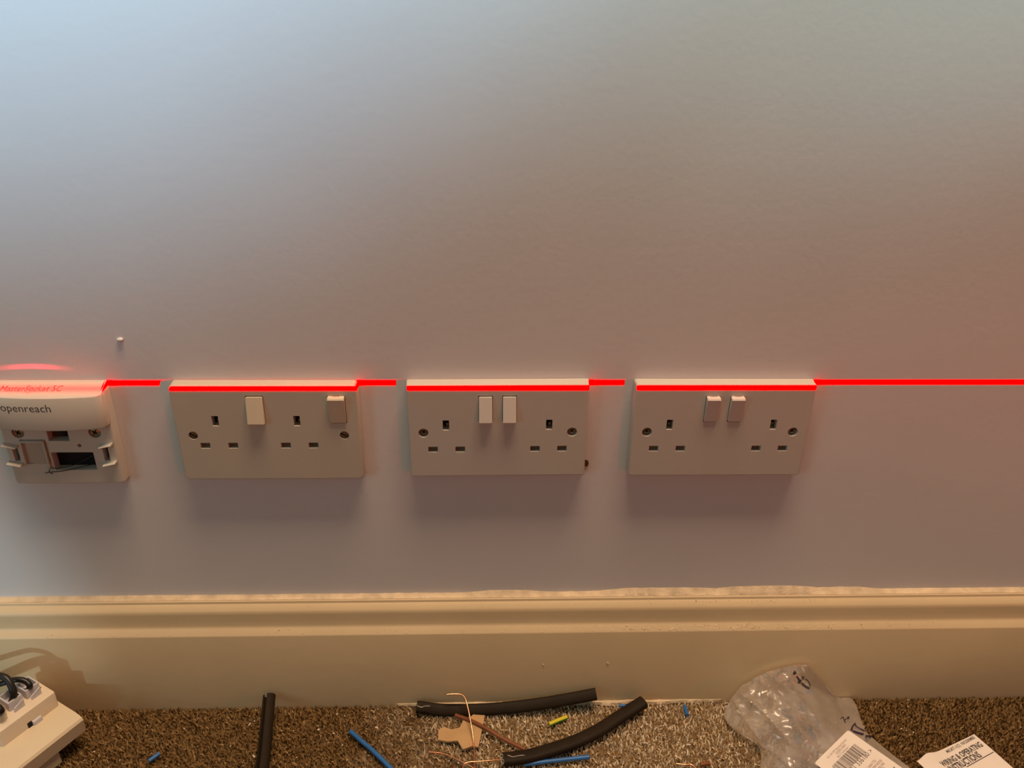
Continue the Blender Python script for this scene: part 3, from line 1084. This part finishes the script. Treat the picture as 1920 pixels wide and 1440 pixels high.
cr = obj('plaster_crumbs', crumb_mesh(700, dust_place, 0.18, 0.68, 11, 'plaster_crumbs'), M['crumb'])
tag(cr, 'fine pale plaster crumbs scattered over the carpet', 'crumbs')
cr['kind'] = 'stuff'


# drift of plaster dust in the corner where carpet meets skirting
def ridge():
    rings = []
    n = 260
    for i in range(n):
        x = -0.085 + 0.315 * i / (n - 1)
        k = math.sin(math.pi * i / (n - 1)) ** 0.5
        h = (0.9 + 1.6 * noise.noise(Vector((x * 60, 0, 2))) + 0.7 * noise.noise(Vector((x * 300, 1, 2)))) * k
        w = (2.4 + 3.0 * noise.noise(Vector((x * 45, 3, 7))) + 1.0 * noise.noise(Vector((x * 240, 3, 7)))) * k
        h, w = max(h, -2.0), max(w, 0.2)
        rings.append([(x, -0.0199, -0.003), (x, -0.020 - w * MM, -0.003), (x, -0.020 - w * 0.75 * MM, h * 0.25 * MM), (x, -0.020 - w * 0.3 * MM, h * 0.8 * MM), (x, -0.0199, h * MM)])
    return loft(rings, 'plaster_dust', 60)


dr = obj('plaster_dust', ridge(), M['filler'])
tag(dr, 'drift of pale plaster dust along the skirting foot', 'dust')
dr['kind'] = 'stuff'

# ------------------------------------------------------------------ clear plastic bag with sticker
rows = [
    [(1392, 1284), (1425, 1266), (1460, 1254), (1508, 1246), (1535, 1270), (1562, 1300)],
    [(1366, 1318), (1408, 1302), (1455, 1288), (1505, 1285), (1552, 1308), (1592, 1334)],
    [(1360, 1346), (1408, 1340), (1460, 1330), (1512, 1332), (1572, 1352), (1626, 1374)],
    [(1384, 1374), (1428, 1374), (1476, 1370), (1532, 1376), (1602, 1392), (1668, 1410)],
    [(1424, 1402), (1452, 1402), (1492, 1402), (1542, 1412), (1608, 1428), (1712, 1444)],
    [(1425, 1455), (1460, 1462), (1502, 1472), (1562, 1478), (1640, 1484), (1765, 1480)]]
dep = [[28, 30, 31, 28, 25, 24], [36, 42, 42, 36, 30, 27]]
hgt = [None, None, [3, 24, 34, 26, 10, 3], [3, 22, 32, 16, 8, 3], [2, 16, 24, 10, 6, 3], [2, 8, 12, 6, 5, 3]]


def ctrl(low):
    P = []
    for r in range(6):
        line = []
        for c in range(6):
            x, y = rows[r][c]
            if r < 2:
                p = W(x, y, dep[r][c] if not low else 21.5 + (dep[r][c] - 21.5) * 0.35)
            else:
                p = G(x, y, hgt[r][c] if not low else 1.0 + hgt[r][c] * 0.12)
            line.append(p)
        P.append(line)
    return P


def cr1(P, t):
    n = len(P)
    i = min(int(t), n - 2)
    f = t - i
    a, b, c, d = P[max(i - 1, 0)], P[i], P[i + 1], P[min(i + 2, n - 1)]
    return 0.5 * ((2 * b) + (c - a) * f + (2 * a - 5 * b + 4 * c - d) * f * f + (3 * b - a - 3 * c + d) * f ** 3)


def bag_mesh():
    vs, fs = [], []
    Nn = 92
    for layer, low in enumerate((True, False)):
        P = ctrl(low)
        o_ = len(vs)
        grid = []
        for j in range(Nn):
            tv = 5.0 * j / (Nn - 1)
            row = [cr1([P[r][c] for r in range(6)], tv) for c in range(6)]
            grid.append([cr1(row, 5.0 * i / (Nn - 1)) for i in range(Nn)])
        for j in range(Nn):
            for i in range(Nn):
                p = grid[j][i]
                du = grid[j][min(i + 1, Nn - 1)] - grid[j][max(i - 1, 0)]
                dv = grid[min(j + 1, Nn - 1)][i] - grid[max(j - 1, 0)][i]
                nr = du.cross(dv).normalized() * -1
                if nr.z < 0 and nr.y > 0:
                    nr = -nr
                cu, cv = i / (Nn - 1), j / (Nn - 1)
                flat = 1.0 - 0.88 * min(1.0, max(0.0, (cu - 0.52) / 0.15))          # the film lies flatter to the right
                edge = min(1.0, 8 * min(cu, 1 - cu, cv + 0.05, 1 - cv + 0.2))
                q = p * 38 + Vector((layer * 7.0, 0, 0))
                w = Vector((noise.noise(q * 0.7), noise.noise(q * 0.7 + Vector((9, 1, 2))), noise.noise(q * 0.7 + Vector((2, 8, 5))))) * 0.9
                r1 = 1 - 2.2 * abs(noise.noise(q + w))
                r2 = 1 - 2.2 * abs(noise.noise(q * 2.3 + w * 2 + Vector((4, 4, 4))))
                al = (p.x * 0.62 - p.z * 0.55 - p.y * 0.56) * 11
                ac = (p.x * 0.72 + p.z * 0.6 + p.y * 0.35) * 62
                r3 = 1 - 2.0 * abs(noise.noise(Vector((al, ac, layer * 3.0)))) ** 0.6
                d = (r1 * 3.0 + r2 * 1.6 + r3 * 4.2 - 3.0) * MM * flat * (0.25 + 0.75 * edge) * (1.0 if not low else 0.4)
                p = p + nr * d
                p = Vector((p.x, min(p.y, -0.0208), max(p.z, (0.9 if low else 1.3) * MM)))
                vs.append(p)
        for j in range(Nn - 1):
            for i in range(Nn - 1):
                a = o_ + j * Nn + i
                fs.append((a, a + 1, a + Nn + 1, a + Nn) if not low else (a, a + Nn, a + Nn + 1, a + 1))
    # close the rim between the two layers
    n2 = Nn * Nn
    for i in range(Nn - 1):
        fs.append((i, i + 1, n2 + i + 1, n2 + i))
        k = i * Nn
        fs.append((k, n2 + k, n2 + k + Nn, k + Nn))
        k = i * Nn + Nn - 1
        fs.append((k, k + Nn, n2 + k + Nn, n2 + k))
    return new_mesh('film', vs, fs, 14)


bag = thing('plastic_bag', 'crumpled clear plastic bag with a white barcode sticker, slumped against the skirting', 'plastic bag', G(1500, 1380, 0))
film = obj('film', bag_mesh(), M['film'], bag)


from mathutils.bvhtree import BVHTree
_w = root_of(film).matrix_world
bvh = BVHTree.FromPolygons([_w @ v.co for v in film.data.vertices], [tuple(p.vertices) for p in film.data.polygons])


def on_film(x, y, lift=0.5):
    """point of the print lying on the outer face of the film"""
    d = _ray(x, y).normalized()
    hit, nrm, idx, dist = bvh.ray_cast(CAM_P, d)
    if hit is None:
        return W(x, y, 27)
    return hit - d * (lift * MM)


def print_mark(pts, w, m):
    P = smooth_path([on_film(x, y) for x, y in pts], 6)
    obj('printed_mark', sweep(P, [(-w, -0.1), (w, -0.1), (w, 0.1), (-w, 0.1)], Vector((0, -0.85, 0.5))), M[m], film)


# recycling loop printed high on the film
for pts, w in ((((1489, 1258), (1492, 1262), (1488, 1264), (1490, 1259)), 0.7), (((1494, 1268), (1498, 1275), (1501, 1281)), 0.9), (((1497, 1281), (1502, 1275)), 1.1),
               (((1503, 1281), (1510, 1287), (1517, 1291)), 1.1), (((1517, 1291), (1519, 1285), (1515, 1277), (1510, 1273)), 0.55), (((1503, 1270), (1507, 1269), (1506, 1274), (1503, 1270)), 0.45)):
    print_mark(pts, w, 'ink')
# large arrow and figures printed on the film beside the sticker
for pts, w in ((((1576, 1348), (1581, 1345), (1583, 1350), (1587, 1348)), 0.5), (((1583, 1350), (1585, 1355)), 0.5), (((1588, 1346), (1592, 1344), (1591, 1348), (1588, 1347)), 0.4),
               (((1604, 1357), (1599, 1363), (1598, 1370), (1605, 1374), (1619, 1378)), 1.4), (((1603, 1357), (1609, 1365), (1621, 1371)), 0.9), (((1623, 1379), (1633, 1382), (1643, 1385)), 1.3)):
    print_mark(pts, w, 'purple_ink')

# sticker
HS = 14.0
sA, sB, sC = G(1590, 1369, HS), G(1527, 1431, HS), G(1690, 1441, HS)
ex = (sA - sB).normalized()
ey = (sA - sC)
ey = (ey - ex * ey.dot(ex)).normalized()
wS = (sA - sB).length / MM
hS = 72.0


def S2(u, v, lift=0.0):                            # u mm along the text direction from sB, v mm down from the top edge
    return sB + ex * (u * MM) - ey * (v * MM) + Vector((0, 0, lift * MM))


ring = [(a, b) for a, b in rrect(0, wS, 0, hS, 2.2, 4)]
stk = obj('sticker', loft([[S2(a, b, 0) for a, b in ring], [S2(a, b, 0.25) for a, b in ring]], 'sticker', 30), M['paper'], bag, label='white barcode sticker')
nup = Vector((0, 0, 1))


def s_text(s, u0, u1, v, ratio=1.0, m='grey_ink', **kw):
    me = text_on(s, S2(u0, v, 0), S2(u1, v, 0), ey, 0, 'lettering', ratio=ratio, **kw)
    for vv in me.vertices:
        vv.co.z = sB.z + 0.32 * MM
    obj('lettering', me, M[m], stk)


rb = random.Random(5)
u = wS * 0.16
bars = []
while u < wS * 0.83:
    w = rb.choice((0.33, 0.33, 0.66, 0.99))
    g = rb.choice((0.33, 0.33, 0.66, 0.8))
    q0 = [(u, 11.5), (u + w, 11.5), (u + w, 22.5), (u, 22.5)]
    bars.append(loft([[S2(a, b, 0.22) for a, b in q0], [S2(a, b, 0.32) for a, b in q0]], 'b', 0))
    u += w + g
obj('barcode', join(bars, 'barcode', 0), M['ink'], stk)
s_text('2G 13A DP Switched Socket', wS * 0.24, wS * 0.80, 5.2, 1.0)
s_text('423RD-0001', wS * 0.42, wS * 0.70, 8.0, 1.0)
s_text('SKU Customer 1', wS * 0.38, wS * 0.72, 10.6, 1.0)
s_text('31 336180 >', wS * 0.35, wS * 0.93, 26.5, 0.95, 'ink')
s_text('13A', wS * 0.36, wS * 0.50, 31.5, 1.0, 'ink')
s_text('1E 3AA1TD', wS * 0.52, wS * 0.80, 33.5, 1.0)
s_text('TO BMM BDDE', wS * 0.52, wS * 0.88, 36.5, 1.0)
s_text('(RETURN) INE', wS * 0.52, wS * 0.86, 39.5, 1.0)
s_text('(BOX)', wS * 0.60, wS * 0.78, 42.5, 1.0)
q0 = [(wS * 0.55, 46.2), (wS * 0.92, 46.2), (wS * 0.92, 47.0), (wS * 0.55, 47.0)]
obj('printed_rule', loft([[S2(a, b, 0.22) for a, b in q0], [S2(a, b, 0.32) for a, b in q0]], 'b', 0), M['ink'], stk)

# ------------------------------------------------------------------ instruction leaflet
HL = 7.0
lA, lB, lC = G(1822, 1373, HL + 1.5), G(1719, 1428, HL), G(1913, 1441, HL)
ex2 = (lA - lB).normalized()
ey2 = (lA - lC)
ey2 = (ey2 - ex2 * ey2.dot(ex2)).normalized()
wL = (lA - lB).length / MM


def L2(u, v, lift=0.0):
    bend = 2.2 * math.exp(-((u - 12) / 9.0) ** 2) * max(0.0, 1 - v / 40.0) + 0.9 * math.sin(v / 22.0)
    p = lB.lerp(lA, u / wL) - ey2 * (v * MM)
    return Vector((p.x, p.y, p.z + (lift + bend) * MM))


hL = 95.0
vs, fs = [], []
nu, nv = 24, 36
for lay in (0, 1):
    for j in range(nv + 1):
        for i in range(nu + 1):
            uu = wL * i / nu
            skew = 0.035 * uu - 1.6 * math.exp(-((uu - 13) / 7.0) ** 2) * (1 - j / nv)
            vs.append(L2(uu, hL * j / nv + skew * (1 - j / nv), 0.14 * lay))
n1 = (nu + 1) * (nv + 1)
for j in range(nv):
    for i in range(nu):
        a = j * (nu + 1) + i
        fs.append((n1 + a, n1 + a + nu + 1, n1 + a + nu + 2, n1 + a + 1))
        fs.append((a, a + 1, a + nu + 2, a + nu + 1))
for i in range(nu):
    for a, b in ((i, i + 1), ((nv) * (nu + 1) + i + 1, nv * (nu + 1) + i)):
        fs.append((a, n1 + a, n1 + b, b))
for j in range(nv):
    for a, b in (((j + 1) * (nu + 1), j * (nu + 1)), (j * (nu + 1) + nu, (j + 1) * (nu + 1) + nu)):
        fs.append((a, n1 + a, n1 + b, b))
lf = obj('leaflet', new_mesh('leaflet', vs, fs, 40), M['paper'])
tag(lf, 'white folded instruction leaflet with bold heading on the carpet at the right', 'leaflet')


def l_text(s, u0, u1, v, ratio=1.0, m='ink', **kw):
    me = text_mesh(s, 'lettering', **kw)
    xs_ = [q.co.x for q in me.vertices]
    k = (u1 - u0) / (max(xs_) - min(xs_))
    for q in me.vertices:
        q.co = L2(u0 + (q.co.x - min(xs_)) * k, v - q.co.y * k * ratio, 0.24)
    obj('lettering', me, M[m], lf)


l_text('MK5KT-1(C)  NX2200MB5', wL * 0.45, wL * 0.96, 6.0, 1.2, bold=0.02)
l_text('WIRING & OPERATING', wL * 0.22, wL * 0.95, 14.8, 1.45, bold=0.032)
l_text('INSTRUCTIONS', wL * 0.26, wL * 0.80, 21.8, 1.55, bold=0.032)
vs, fs = [], []
for i in range(21):
    uu = wL * (0.50 + 0.50 * i / 20) * 0.985
    for v, z in ((22.7, 0.16), (22.7, 0.26), (23.4, 0.26), (23.4, 0.16)):
        vs.append(L2(uu, v, z))
for i in range(20):
    for k in range(4):
        fs.append((i * 4 + k, i * 4 + (k + 1) % 4, i * 4 + 4 + (k + 1) % 4, i * 4 + 4 + k))
fs += [(0, 1, 2, 3), (83, 82, 81, 80)]
obj('printed_rule', new_mesh('printed_rule', vs, fs, 0), M['ink'], lf)
